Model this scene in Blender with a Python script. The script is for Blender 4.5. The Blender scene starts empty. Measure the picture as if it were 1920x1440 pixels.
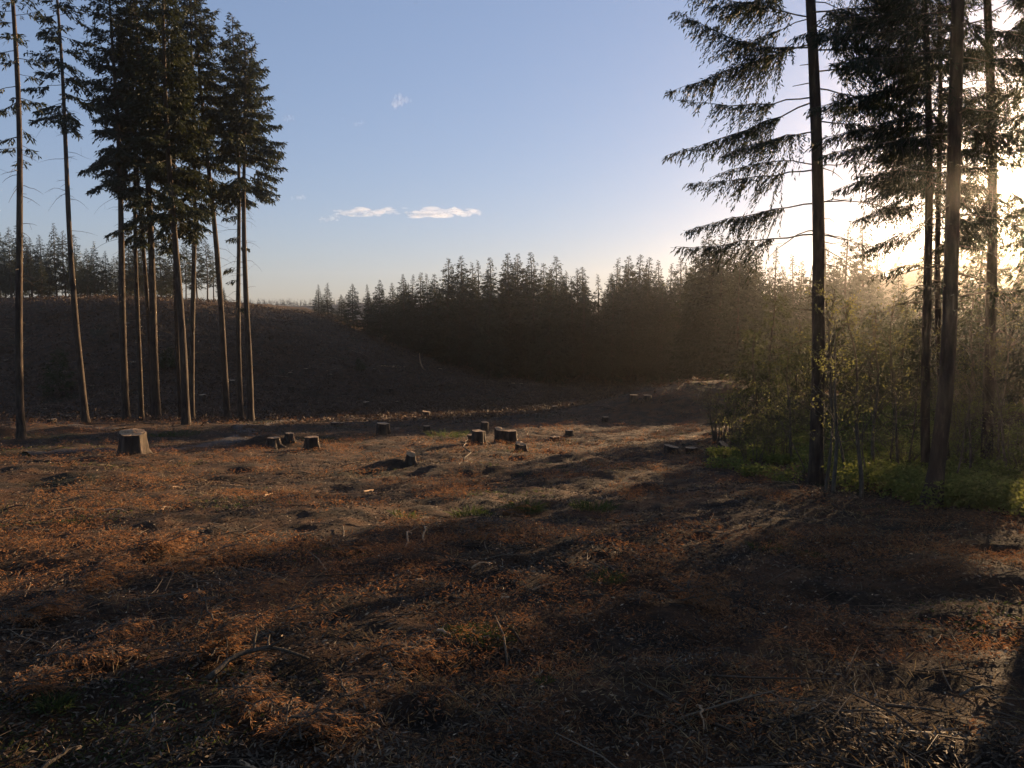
import bpy, math, numpy as np
from mathutils import Vector
R = math.radians
# ------------------------------------------------------------------ camera, sky, sun, exposure
S = bpy.context.scene
COL = S.collection
F, PITCH, EYE = 1500.0, R(5.0), 1.7          # focal length in pixels of the 1920 px wide photograph
cam = bpy.data.objects.new('camera', bpy.data.cameras.new('camera')); COL.objects.link(cam)
cam.data.sensor_width = 36.0; cam.data.lens = 36.0 * F / 1920.0
cam.data.clip_start = 0.1; cam.data.clip_end = 9000
cam.location = (0, 0, EYE); cam.rotation_euler = (R(90) - PITCH, 0, 0)
S.camera = cam
SUN_AZ, SUN_EL = R(37.0), R(7.3)             # azimuth clockwise from +Y
w = bpy.data.worlds.new('World'); S.world = w; w.use_nodes = True
nt = w.node_tree; bg = nt.nodes['Background']
sky = nt.nodes.new('ShaderNodeTexSky'); sky.sky_type = 'NISHITA'; sky.sun_disc = False
sky.sun_elevation = SUN_EL; sky.sun_rotation = SUN_AZ
sky.altitude = 300; sky.air_density = 1.1; sky.dust_density = 0.25; sky.ozone_density = 3.0
gm = nt.nodes.new('ShaderNodeGamma'); gm.inputs[1].default_value = 0.53; nt.links.new(sky.outputs[0], gm.inputs[0])
tn = nt.nodes.new('ShaderNodeMix'); tn.data_type = 'RGBA'; tn.blend_type = 'MULTIPLY'; tn.inputs[0].default_value = 1; tn.inputs[7].default_value = (1.0, .98, 1.2, 1)
nt.links.new(gm.outputs[0], tn.inputs[6]); nt.links.new(tn.outputs[2], bg.inputs[0]); bg.inputs[1].default_value = 0.074
sl = bpy.data.lights.new('sun', 'SUN'); sl.energy = 5.0; sl.angle = R(0.5); sl.color = (1.0, 0.66, 0.36)
sun = bpy.data.objects.new('sun', sl); COL.objects.link(sun)
sd = Vector((math.sin(SUN_AZ) * math.cos(SUN_EL), math.cos(SUN_AZ) * math.cos(SUN_EL), math.sin(SUN_EL)))
sun.rotation_euler = sd.to_track_quat('Z', 'Y').to_euler(); sun.location = sd * 300
S.view_settings.view_transform = 'Standard'; S.view_settings.look = 'None'
S.view_settings.exposure = 1.9; S.view_settings.gamma = 1.0
S.cycles.use_denoising = True
S.cycles.max_bounces = 6; S.cycles.diffuse_bounces = 2; S.cycles.glossy_bounces = 1
S.cycles.transmission_bounces = 3; S.cycles.volume_bounces = 1; S.cycles.transparent_max_bounces = 12
HAZE = 0.0005; HAZE_G = 0.945

rng = np.random.default_rng(7)
# ------------------------------------------------------------------ noise and terrain
def _h(i, j, s):
    n = (i.astype(np.int64) * 374761393 + j.astype(np.int64) * 668265263 + s * 974634777) & 0x7fffffff
    n = ((n ^ (n >> 13)) * 1274126177) & 0x7fffffff
    return ((n ^ (n >> 16)) & 0xffff) / 65535.0
def vn(x, y, s=0):
    x = np.asarray(x, float); y = np.asarray(y, float)
    i = np.floor(x); j = np.floor(y); u = x - i; v = y - j
    u = u * u * (3 - 2 * u); v = v * v * (3 - 2 * v)
    i = i.astype(np.int64); j = j.astype(np.int64)
    a = _h(i, j, s); b = _h(i + 1, j, s); c = _h(i, j + 1, s); d = _h(i + 1, j + 1, s)
    return (a * (1 - u) + b * u) * (1 - v) + (c * (1 - u) + d * u) * v
def fbm(x, y, o=4, s=0):
    t = 0; a = .5
    for k in range(o):
        t = t + a * vn(x * 2 ** k + 13.7 * k, y * 2 ** k - 7.3 * k, s + k); a *= .5
    return t - .47
def sm(a, b, x):
    t = np.clip((x - a) / (b - a), 0, 1); return t * t * (3 - 2 * t)
_ty = np.arange(-200, 2001, 1.0)
_tz = np.interp(_ty, [-200, -60, 0, 12, 30, 52, 62, 80, 110, 150, 260, 600, 2000],
                [6, 1.5, 0, -1.2, -3.0, -5.2, -6.15, -7.4, -8.2, -8.2, -6, -5, -5])
_k = np.hanning(9); _k /= _k.sum()
_tz = np.convolve(np.pad(_tz, 4, mode='edge'), _k, 'valid')
_rx = [-400, -110, -77, -60, -42, -36.8, -32, -27, -21.6, -16, -9.6, 0, 12]
_rz = [14, 13, 12.0, 12.0, 11.6, 10.9, 10.1, 8.9, 6.6, 4.3, 2.2, .7, 0]
TRK = [((-24.0, 34.5), (-13.5, 36.5), (-9.2, 30.2), (-11, 26.0), (-16, 22.5), (-24, 19.5))]
def H(x, y, fine=True):
    x = np.asarray(x, float); y = np.asarray(y, float)
    z = np.interp(y, _ty, _tz)
    rise = sm(58, 112, y) * (1 - sm(138, 200, y))
    z = z + np.interp(x, _rx, _rz) * (rise ** 1.15 + .06 * np.sin(x * .13) * rise * (1 - rise) * 4)
    # bank on the right of the clearing
    z = z + 2.05 * np.exp(-((x - 10.5) / 7.0) ** 2 - ((y - 48) / 7.0) ** 2)
    z = z + 1.1 * sm(7, 18, x) * sm(14, 30, y) * (1 - sm(60, 90, y))
    # dip in front of the grove with a low berm
    z = z - .32 * np.exp(-((y - 39 - .05 * x) / 2.2) ** 2) * sm(-9.5, -14, x)
    z = z + .25 * np.exp(-((y - 34.5) / 1.8) ** 2) * sm(-17, -21, x)
    # wooded hill far right
    
    z = z + 29 * np.exp(-((y * .97 - 270) / 70) ** 2) * sm(48, 205, x) ** .8
    z = z + 15 * np.exp(-((y - 400) / 90) ** 2) * sm(30, 200, x)
    # blue ridge seen through the gap
    z = z + 15 * np.exp(-((y - 575) / 50) ** 2) * (0.8 + .9 * fbm(x / 120, y / 200, 3, 5)) 
    # mounds in the clearing
    for mx, my, mh, mr in MOUNDS:
        z = z + mh * np.exp(-(((x - mx) / mr) ** 2 + ((y - my) / (mr * .7)) ** 2) ** .8)
    if fine:
        rough = sm(70, 100, y) * .5; z = z + 1.5 * fbm(x / 13, y / 13, 3, 15) * sm(66, 95, y) * (1 - sm(150, 200, y))
        z = z + .42 * fbm(x / 5, y / 5, 5, 11) + (.35 + rough) * fbm(x / 1.6, y / 1.6, 3, 21) * .8
        z = z + (.17 + .45 * rough) * fbm(x / .45, y / .45, 4, 31)
        z = z + .55 * np.clip(fbm(x / 2.7, y / 2.7, 2, 41), .12, 1) * sm(40, 46, y) * sm(3, 9, x)
    return z
MOUNDS = []
def ray(px, py):
    a = (px - 960) / F; b = (720 - py) / F
    d = np.array([a, math.cos(PITCH) + b * math.sin(PITCH), -math.sin(PITCH) + b * math.cos(PITCH)])
    return d / np.linalg.norm(d)
def at(px, py, fine=False):
    """ground point seen at this pixel"""
    d = ray(px, py); o = np.array([0, 0, EYE]); t = np.geomspace(1.5, 900, 3000)
    P = o + d * t[:, None]; k = np.argmax(P[:, 2] < H(P[:, 0], P[:, 1], fine))
    x, y = P[k, :2]; return float(x), float(y)
def g(x, y): return float(H(x, y))
def px2x(px, Y): return (px - 960) / F * Y * 1.0
def zat(py, Y):
    """height seen at pixel row py at depth Y (centre column)"""
    d = ray(960, py); return EYE + d[2] / d[1] * Y
_m = []
for px, py, mh, mr in ((505, 832, .42, .9), (745, 870, .25, .7), (1075, 862, .28, .8), (912, 878, .15, .9), (120, 892, .1, .6), (5, 818, .4, 1.0)):
    x, y = at(px, py); _m.append((x, y, mh, mr))
MOUNDS[:] = _m
# ------------------------------------------------------------------ mesh helpers
def mesh(name, V, Q, mat, smooth=False, T=None):
    V = np.asarray(V, np.float32).reshape(-1, 3); me = bpy.data.meshes.new(name)
    Q = np.asarray(Q, np.int32).reshape(-1, 4) if Q is not None and len(Q) else np.zeros((0, 4), np.int32)
    T = np.asarray(T, np.int32).reshape(-1, 3) if T is not None and len(T) else np.zeros((0, 3), np.int32)
    me.vertices.add(len(V)); me.vertices.foreach_set('co', V.ravel())
    idx = np.concatenate([Q.ravel(), T.ravel()]); me.loops.add(len(idx)); me.loops.foreach_set('vertex_index', idx)
    me.polygons.add(len(Q) + len(T))
    st = np.concatenate([np.arange(len(Q)) * 4, len(Q) * 4 + np.arange(len(T)) * 3]).astype(np.int32)
    me.polygons.foreach_set('loop_start', st)
    if smooth: me.polygons.foreach_set('use_smooth', np.ones(len(st), bool))
    me.update(calc_edges=True); me.validate()
    if mat: me.materials.append(mat)
    return me
def obj(name, me, parent=None):
    o = bpy.data.objects.new(name, me); COL.objects.link(o)
    if parent: o.parent = parent
    return o
def tag(o, label=None, cat=None, group=None, kind=None):
    if label: o['label'] = label
    if cat: o['category'] = cat
    if group: o['group'] = group
    if kind: o['kind'] = kind
    return o
def empty(name, loc, rz=0, sc=1.0):
    o = bpy.data.objects.new(name, None); COL.objects.link(o); o.location = loc
    o.rotation_euler = (0, 0, rz); o.scale = (sc, sc, sc); o.empty_display_size = .2; return o
def copy_tree(o, parent=None):
    c = o.copy(); COL.objects.link(c); c.parent = parent
    for ch in list(o.children): copy_tree(ch, c)
    return c
class B:
    def __init__(s): s.V = []; s.Q = []; s.T = []; s.n = 0
    def add(s, V, Q=None, T=None):
        V = np.asarray(V, float).reshape(-1, 3)
        if Q is not None and len(Q): s.Q.append(np.asarray(Q).reshape(-1, 4) + s.n)
        if T is not None and len(T): s.T.append(np.asarray(T).reshape(-1, 3) + s.n)
        s.V.append(V); s.n += len(V)
    def tube(s, P, r, k=4, cap=False, rough=0, rg=None):
        P = np.asarray(P, float); n = len(P); r = np.broadcast_to(np.asarray(r, float), (n,))
        D = np.gradient(P, axis=0); D /= np.linalg.norm(D, axis=1)[:, None] + 1e-9
        up = np.where(np.abs(D[:, 2:3]) > .9, [[1., 0, 0]], [[0, 0, 1.]])
        A = np.cross(D, up); A /= np.linalg.norm(A, axis=1)[:, None] + 1e-9; Bv = np.cross(D, A)
        a = np.arange(k) / k * 2 * math.pi
        rr = r[:, None] * np.ones((1, k))
        if rough: rr = rr * (1 + rough * (rg or rng).standard_normal((n, k)))
        V = P[:, None] + rr[..., None] * (np.cos(a)[None, :, None] * A[:, None] + np.sin(a)[None, :, None] * Bv[:, None])
        i = np.arange(n - 1)[:, None] * k; j = np.arange(k)[None]; j2 = (j + 1) % k
        Q = np.stack([i + j, i + j2, i + k + j2, i + k + j], -1).reshape(-1, 4)
        V = V.reshape(-1, 3)
        if cap:
            V = np.vstack([V, P[:1], P[-1:]]); c0 = n * k; jj = np.arange(k); j2 = (jj + 1) % k
            T = np.vstack([np.stack([j2, jj, np.full(k, c0)], 1), np.stack([(n - 1) * k + jj, (n - 1) * k + j2, np.full(k, c0 + 1)], 1)])
            s.add(V, Q, T)
        else: s.add(V, Q)
    def blades(s, O, D, L, W, N, bend=0.0):
        """many small leaf shaped quads: origin, direction, length, width, rough normal"""
        O = np.asarray(O, float); D = np.asarray(D, float); n = len(O)
        if n == 0: return
        D = D / (np.linalg.norm(D, axis=1)[:, None] + 1e-9)
        Sd = np.cross(D, N); Sd /= np.linalg.norm(Sd, axis=1)[:, None] + 1e-9
        L = np.broadcast_to(L, (n,))[:, None]; W = np.broadcast_to(W, (n,))[:, None]
        m = O + D * L * .45; e = O + D * L; e = e - np.array([0, 0, 1.]) * L * bend
        V = np.stack([O, m + Sd * W * .5, e, m - Sd * W * .5], 1).reshape(-1, 3)
        s.add(V, np.arange(n * 4).reshape(-1, 4))
    def mesh(s, name, mat, smooth=False):
        return mesh(name, np.concatenate(s.V) if s.V else np.zeros((0, 3)), np.concatenate(s.Q) if s.Q else None, mat, smooth, np.concatenate(s.T) if s.T else None)
# ------------------------------------------------------------------ materials
def mat(name):
    m = bpy.data.materials.new(name); m.use_nodes = True; t = m.node_tree
    return m, t, t.nodes['Principled BSDF']
def N(t, k, **kw):
    n = t.nodes.new(k)
    for a, b in kw.items(): setattr(n, a, b)
    return n
def noise(t, scale, detail=4, rough=.55, coord='Object', stretch=None):
    tc = N(t, 'ShaderNodeTexCoord'); n = N(t, 'ShaderNodeTexNoise'); src = tc.outputs[coord]
    if stretch:
        mp = N(t, 'ShaderNodeMapping'); mp.inputs['Scale'].default_value = stretch
        t.links.new(src, mp.inputs[0]); src = mp.outputs[0]
    t.links.new(src, n.inputs[0]); n.inputs['Scale'].default_value = scale
    n.inputs['Detail'].default_value = detail; n.inputs['Roughness'].default_value = rough; return n.outputs[0]
def ramp(t, src, stops):
    r = N(t, 'ShaderNodeValToRGB'); t.links.new(src, r.inputs[0]); e = r.color_ramp.elements
    while len(e) < len(stops): e.new(.5)
    for i, (p, c) in enumerate(stops): e[i].position = p; e[i].color = (*c, 1)
    return r.outputs[0]
def mixc(t, f, a, b):
    m = N(t, 'ShaderNodeMix', data_type='RGBA')
    if isinstance(f, float): m.inputs[0].default_value = f
    else: t.links.new(f, m.inputs[0])
    for i, v in ((6, a), (7, b)):
        if isinstance(v, tuple): m.inputs[i].default_value = (*v, 1)
        else: t.links.new(v, m.inputs[i])
    return m.outputs[2]
def bump(t, p, src, st, dist):
    b = N(t, 'ShaderNodeBump'); b.inputs['Strength'].default_value = st; b.inputs['Distance'].default_value = dist
    t.links.new(src, b.inputs['Height']); t.links.new(b.outputs[0], p.inputs['Normal'])
def ground_mat():
    m, t, p = mat('clearing_soil')
    big = noise(t, .22, 3); mid = noise(t, 1.7, 5, .6); fine = noise(t, 14, 5, .7); vf = noise(t, 60, 4, .7)
    soil = ramp(t, fine, [(.3, (.008, .006, .004)), (.55, (.030, .020, .012)), (.75, (.075, .050, .030))])
    lit = ramp(t, vf, [(.3, (.022, .011, .005)), (.55, (.078, .038, .017)), (.75, (.165, .088, .042))])
    moss = ramp(t, vf, [(.3, (.006, .007, .003)), (.7, (.025, .028, .008))])
    f = ramp(t, mid, [(.42, (0, 0, 0)), (.58, (1, 1, 1))])
    f2 = ramp(t, big, [(.60, (0, 0, 0)), (.70, (1, 1, 1))])
    c = mixc(t, f, soil, lit); c = mixc(t, f2, c, moss)
    t.links.new(c, p.inputs['Base Color']); p.inputs['Roughness'].default_value = .95
    p.inputs['Specular IOR Level'].default_value = .15
    a = N(t, 'ShaderNodeMath', operation='ADD'); t.links.new(fine, a.inputs[0]); t.links.new(vf, a.inputs[1])
    bump(t, p, a.outputs[0], 1.0, .035); return m
def bark_mat(name, c0, c1, c2, sc=1.0):
    m, t, p = mat(name); n1 = noise(t, 9 * sc, 5, .65, stretch=(1, 1, .22)); n2 = noise(t, 1.3, 2)
    c = ramp(t, n1, [(.32, c0), (.52, c1), (.72, c2)]); c = mixc(t, ramp(t, n2, [(.4, (0, 0, 0)), (.7, (.5, .5, .5))]), c, (c2[0] * .8, c2[1] * .9, c2[2] * .8))
    t.links.new(c, p.inputs['Base Color']); p.inputs['Roughness'].default_value = .9; p.inputs['Specular IOR Level'].default_value = .2
    bump(t, p, n1, .9, .03); return m
def leaf_mat(name, cols, trans=.3, tcol=None, patch=.5):
    m, t, p = mat(name); gi = N(t, 'ShaderNodeNewGeometry')
    c = ramp(t, gi.outputs['Random Per Island'], [(i / max(1, len(cols) - 1), cc) for i, cc in enumerate(cols)])
    n = noise(t, patch, 3); c2 = N(t, 'ShaderNodeHueSaturation'); t.links.new(c, c2.inputs['Color'])
    mr = N(t, 'ShaderNodeMapRange'); mr.inputs[1].default_value = .3; mr.inputs[2].default_value = .7; mr.inputs[3].default_value = .6; mr.inputs[4].default_value = 1.35
    t.links.new(n, mr.inputs[0]); t.links.new(mr.outputs[0], c2.inputs['Value']); c = c2.outputs[0]
    t.links.new(c, p.inputs['Base Color']); p.inputs['Roughness'].default_value = .75; p.inputs['Specular IOR Level'].default_value = .15
    tr = N(t, 'ShaderNodeBsdfTranslucent'); t.links.new(mixc(t, 1.0, c, tcol) if tcol else c, tr.inputs[0])
    mx = N(t, 'ShaderNodeMixShader'); mx.inputs[0].default_value = trans
    t.links.new(p.outputs[0], mx.inputs[1]); t.links.new(tr.outputs[0], mx.inputs[2])
    t.links.new(mx.outputs[0], t.nodes['Material Output'].inputs[0]); return m
M = {}
M['soil'] = ground_mat()
M['bark'] = bark_mat('fir_bark', (.010, .0075, .006), (.040, .028, .021), (.105, .074, .052))
M['twigbark'] = bark_mat('twig_bark', (.03, .024, .018), (.07, .055, .04), (.14, .11, .08), 3)
M['grey'] = bark_mat('sapling_bark', (.03, .025, .018), (.08, .066, .048), (.16, .13, .10), 3)
M['needle'] = leaf_mat('fir_needles', [(.011, .018, .011), (.018, .026, .014), (.027, .034, .017), (.014, .021, .012)], .14, (.05, .06, .022))
M['needle_far'] = leaf_mat('forest_needles', [(.007, .012, .008), (.012, .018, .010), (.018, .024, .013)], .06)
M['hemlock'] = leaf_mat('understory_needles', [(.014, .022, .011), (.026, .036, .016), (.04, .05, .02)], .25, (.08, .09, .03))
M['leaf'] = leaf_mat('spring_leaves', [(.030, .034, .012), (.06, .062, .022), (.10, .10, .04), (.04, .044, .016)], .5, (.19, .19, .065))
M['cover'] = leaf_mat('bramble_leaves', [(.028, .040, .012), (.06, .072, .022), (.11, .12, .036)], .45, (.24, .26, .06), 1.2)
M['rust'] = leaf_mat('dead_needles', [(.07, .032, .014), (.12, .060, .026), (.24, .135, .066), (.09, .044, .020), (.035, .019, .010)], .35, (.30, .14, .06), 1.5)
M['straw'] = leaf_mat('dry_grass', [(.16, .11, .05), (.28, .20, .10), (.10, .07, .035)], .3, None, 1.5)
M['grass'] = leaf_mat('green_grass', [(.022, .034, .011), (.036, .048, .016), (.06, .066, .024)], .3, (.08, .11, .03), 2)
M['rust_bough'] = leaf_mat('rust_bough_needles', [(.13, .055, .024), (.21, .10, .042), (.30, .16, .075), (.15, .068, .03)], .4, (.38, .19, .085), 3)
M['brash'] = leaf_mat('hill_brash', [(.035, .021, .013), (.075, .046, .028), (.13, .085, .055), (.05, .030, .018)], 0.1, None, .3)
M['chip'] = leaf_mat('pale_chips', [(.20, .13, .075), (.36, .26, .16), (.5, .38, .25)], 0.0, None, 2)
M['twig'] = leaf_mat('slash_twigs', [(.022, .015, .010), (.05, .034, .022), (.11, .08, .052), (.03, .02, .013), (.22, .165, .11)], 0.0, None, 2)
def wood_mat():
    m, t, p = mat('cut_wood'); n = noise(t, 22, 4, .6, stretch=(1, 1, .3)); c = ramp(t, n, [(.3, (.16, .09, .045)), (.6, (.36, .23, .12)), (.8, (.5, .34, .19))])
    t.links.new(c, p.inputs['Base Color']); p.inputs['Roughness'].default_value = .85; bump(t, p, n, .5, .01); return m
M['wood'] = wood_mat()
def cloud_mat():
    m = bpy.data.materials.new('cloud_vapour'); m.use_nodes = True; t = m.node_tree; t.nodes.clear()
    pv = t.nodes.new('ShaderNodeVolumePrincipled'); om = t.nodes.new('ShaderNodeOutputMaterial'); pv.inputs['Color'].default_value = (1, 1, 1, 1)
    pv.inputs['Density'].default_value = .0045; pv.inputs['Anisotropy'].default_value = .45; t.links.new(pv.outputs[0], om.inputs['Volume']); return m
M['cloud'] = cloud_mat()
# ------------------------------------------------------------------ ground sheet
def axis(lo, hi, c, s, n):
    a = math.asinh((lo - c) / s); b = math.asinh((hi - c) / s); return c + s * np.sinh(np.linspace(a, b, n))
gx = axis(-600, 600, 0, 3.4, 900); gy = axis(-120, 720, 5.5, 3.6, 820)
X, Y = np.meshgrid(gx, gy); Z = H(X, Y)
nx, ny = len(gx), len(gy); i = (np.arange(ny - 1)[:, None] * nx + np.arange(nx - 1)[None]).ravel()
me = mesh('ground', np.stack([X, Y, Z], -1), np.stack([i, i + 1, i + nx + 1, i + nx], 1), M['soil'], True)
tag(obj('ground', me), kind='structure')
# ------------------------------------------------------------------ conifers
def unit(v): return v / (np.linalg.norm(v, axis=-1)[..., None] + 1e-9)
def bough(rg, lb, fb, P0, P, r, tl, tw, dens, lat=.45, start=.2, hang=.25, tip=True):
    """one limb along points P with side shoots carrying needle blades"""
    near = tl < .2
    n = len(P); lb.tube(P, np.linspace(r, max(.003, r * .2), n), 4); k0 = np.linalg.norm(P[-1] - P[0]); f = min(1, .35 + k0 * .55 / max(tl * 2.2, .3)) if tl > .2 else 1; tl = tl * f; tw = tw * f; dens = dens / max(f, .5)
    seg = np.linalg.norm(np.diff(P, axis=0), axis=1); s = np.concatenate([[0], np.cumsum(seg)]); Lb = s[-1]
    k = max(4, int(Lb * dens)); t = np.sort(rg.uniform(start, 1, k)); q = t * Lb
    C = np.stack([np.interp(q, s, P[:, a]) for a in range(3)], 1); D = unit(np.stack([np.interp(q, s, np.gradient(P[:, a], s)) for a in range(3)], 1))
    side = unit(np.cross(D, [0, 0, 1.])); sg = rg.choice([-1, 1], k)[:, None]
    ld = unit(D * rg.uniform(.3, .9, (k, 1)) + side * sg * rg.uniform(.5, 1, (k, 1)) + np.array([0, 0, -1.]) * rg.uniform(-.1, hang * 2, (k, 1)))
    ll = np.minimum(lat * Lb * (1.05 - t) + tl * .8, Lb * .6) * rg.uniform(.45, 1.1, k)
    if near: lb.blades(C, ld + np.array([0, 0, -.12]) * hang, ll * 1.02, .009, np.tile([[.3, .2, 1.]], (k, 1)))
    m = np.maximum(2, (ll / (tl * .33)).astype(int)); idx = np.repeat(np.arange(k), m)
    u = np.concatenate([(np.arange(a) + rg.uniform(0, .6)) / a for a in m])
    O = C[idx] + ld[idx] * (ll[idx] * u)[:, None] - np.array([0, 0, 1.]) * (ll[idx] * u ** 2 * hang * .6)[:, None]
    nd = len(O); pr = unit(np.cross(ld[idx], [0, 0, 1.]))
    bd = unit(ld[idx] * rg.uniform(.4, 1, (nd, 1)) + pr * rg.uniform(-.9, .9, (nd, 1)) + np.array([0, 0, 1.]) * rg.uniform(-.55 - hang, .25, (nd, 1)))
    Nn = unit(rg.standard_normal((nd, 3)) * .6 + np.array([0, 0, .6]))
    fb.blades(O, bd, tl * rg.uniform(.6, 1.2, nd), tw * rg.uniform(.6, 1.2, nd), Nn, .08)
    return C, ld, ll
def limb(rg, base, az, L, el, droop, up, n=8, wob=.03):
    t = np.linspace(0, 1, n); o = np.array([math.cos(az), math.sin(az), 0]); sd_ = np.array([-o[1], o[0], 0])
    P = base + o * (L * t)[:, None] + np.array([0, 0, 1.]) * (L * (math.tan(el) * t - droop * t ** 2 + up * t ** 3))[:, None]
    w_ = np.cumsum(rg.normal(0, wob * L / n, n)); w_[0] = 0; P = P + sd_ * w_[:, None]; P[1:, 2] += rg.normal(0, wob * L * .3, n - 1); return P
def trunk_pts(rg, Ht, lean=(0, 0), bow=0, n=22, sway=.10):
    t = np.linspace(0, 1, n); a = rg.uniform(0, 6.28)
    x = lean[0] * t * Ht + bow * np.sin(t * math.pi) + sway * np.sin(t * 7 + a); y = lean[1] * t * Ht + sway * np.cos(t * 6 + a)
    x -= x[0]; y -= y[0]
    return np.stack([x, y, t * Ht], 1)
def conifer(rg, Ht, r0, c0, Rm, nb, tl, tw, dens, lean=(0, 0), bow=0, dead=(0, 0, 0), thin=1.0, foot=1.5, el=(-12, 35), hang=.25, sides=10, mats=('bark', 'needle'), prof=None, explicit=(), lat=.45, gap=None, curve=None, side_bias=None, shape=1.0, whorl=.35):
    T = trunk_pts(rg, Ht, lean, bow) if curve is None else curve
    tt = T[:, 2] / Ht; rr = r0 * (1 - tt) ** .75 * .94 + .02; rr = rr * (1 + (foot - 1) * np.exp(-tt * Ht / (r0 * 2.2)))
    if True:
        extra = np.array([0, .12, .3, .6, 1.0, 1.6]); Zs = np.unique(np.concatenate([extra, T[:, 2]])); Tn = np.stack([np.interp(Zs, T[:, 2], T[:, a]) for a in range(3)], 1)
        rn = np.interp(Zs, T[:, 2], r0 * (1 - tt) ** .75 * .94 + .015) * (1 + (foot - 1) * np.exp(-Zs / (r0 * 2.0)))
    Tn[0, 2] = -.6
    tb = B(); tb.tube(Tn, rn, sides, rough=.035, rg=rg)
    lb = B(); fb = B(); db = []
    def tp(z): return np.array([np.interp(z, T[:, 2], T[:, 0]), np.interp(z, T[:, 2], T[:, 1]), z])
    prof = prof or (lambda r: (.62 + 2.2 * r if r < .17 else (1 - (r - .17) / .83) ** shape + .04))
    for kx in range(nb):
        rel = (kx + rg.uniform(0, 1)) / nb; rel = rel ** 1.12 if whorl == 0 else rel
        if gap and rg.uniform() < gap(rel): continue
        az = kx * 2.39996 + rg.normal(0, .4)
        if side_bias is not None and rg.uniform() < side_bias[1]: az = side_bias[0] + rg.normal(0, .7)
        z = c0 + (Ht - c0) * rel; L = max(.15, Rm * prof(rel) * rg.uniform(.6, 1.12))
        e = R(el[0] + (el[1] - el[0]) * rel + rg.normal(0, 6))
        P = limb(rg, tp(z), az, L, e, .30 * (1 - rel) + .05, .22, 7)
        bough(rg, lb, fb, None, P, max(.006, r0 * .09 * (L / Rm) ** .8 + .004), tl, tw, dens * thin, lat, .18 if rel > .3 else .3, hang)
    for (z, az, L, e, dr, up, dn, st) in explicit:
        P = limb(rg, tp(z), az, L, R(e), dr, up, 10, .018)
        bough(rg, lb, fb, None, P, .005 + .004 * L, tl, tw, dens * dn * 1.15, lat * .8, st * .62, hang * 1.3)
    for kx in range(dead[2] // 2 + 4 if dead[2] else 0):
        z = rg.uniform(1.5, max(2, c0)); a = rg.uniform(0, 6.28); Q = tp(z); db.append(B()); db[-1].tube([Q, Q + [math.cos(a) * (r0 + rg.uniform(.05, .3)), math.sin(a) * (r0 + rg.uniform(.05, .3)), rg.uniform(-.08, .08)]], [.014, .006], 3)
    for kx in range(dead[2]):
        z = rg.uniform(dead[0], dead[1]); L = rg.uniform(.25, 1) ** 1.5 * Rm * .75
        P = limb(rg, tp(z), rg.uniform(0, 6.28), L, R(rg.uniform(-10, 20)), rg.uniform(.1, .7), 0, 6, .06); db.append(B()); db[-1].tube(P, np.linspace(.016, .004, 6), 3)
        if rg.uniform() < .5: db[-1].tube(np.linspace(P[3], P[3] + rg.normal(0, L * .25, 3), 3), .004, 3)
    return tb, lb, fb, db
def make_tree(name, parts, loc, label=None, cat='tree', group=None, mats=('bark', 'needle'), rz=0, sc=1):
    tb, lb, fb, db = parts; e = empty(name, loc, rz, sc); tag(e, label, cat, group)
    obj('trunk', tb.mesh('trunk', M[mats[0]], True), e)
    c = obj('crown', fb.mesh('crown', M[mats[1]]), e)
    obj('limbs', lb.mesh('limbs', M['twigbark'], True), c)
    for d_ in db[:90]: obj('dead_branch', d_.mesh('dead_branch', M['twigbark']), e)
    return e
def lean_of(px0, py0, px1, py1, Yd):
    """world x slope of a trunk seen passing through both pixels at depth Yd"""
    a = ray(px0, py0); b = ray(px1, py1); pa = a / a[1] * Yd; pb = b / b[1] * Yd
    return (pb[0] - pa[0]) / (pb[2] - pa[2])
# grove left: base px, base py, px at row 400, trunk px width, crown bottom row, top row, radius px, nb
GR = [
 (40, 825, 30, 14, 300, -330, 62, 46, 'T1'), (161, 796, 134, 12, 235, -170, 74, 54, 'T2'), (237, 789, 220, 14, 330, -120, 84, 70, ''),
 (265, 787, 258, 9, 400, -60, 60, 60, ''), (294, 788, 273, 15, 430, -130, 86, 80, ''), (286, 786, 266, 9, 350, -40, 60, 55, ''),
 (349, 797, 327, 14, 420, -150, 92, 90, ''), (340, 786, 325, 9, 380, -60, 66, 60, ''), (360, 788, 355, 10, 420, -90, 74, 70, ''),
 (426, 787, 395, 12, 325, -75, 84, 74, ''), (452, 788, 444, 10, 350, 26, 72, 70, ''), (470, 790, 464, 12, 335, 62, 86, 70, '')]
GL = ['lone thin fir nearest the left edge, its base in front of the other grove trunks',
 'slender leaning fir with bare limbs, second from the left in the grove',
 'straight dark fir third from the left, with drooping bare arching branches on its left',
 'thin fir just right of the straight third trunk in the left grove', 'thick leaning fir in the middle of the left grove, dark trunk widening at its foot',
 'thin trunk half hidden behind the thick leaning fir of the left grove', 'stout fir standing slightly forward in the middle of the left grove',
 'slim fir trunk directly behind the stout forward fir of the left grove', 'slim upright fir just right of the stout forward fir in the left grove',
 'fir leaning left, alone in the gap before the last pair of grove trunks', 'slim fir with small tufts on its bare trunk, left in the last grove pair',
 'rightmost fir of the left grove, crown edge reaching out over the open sky']
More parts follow.
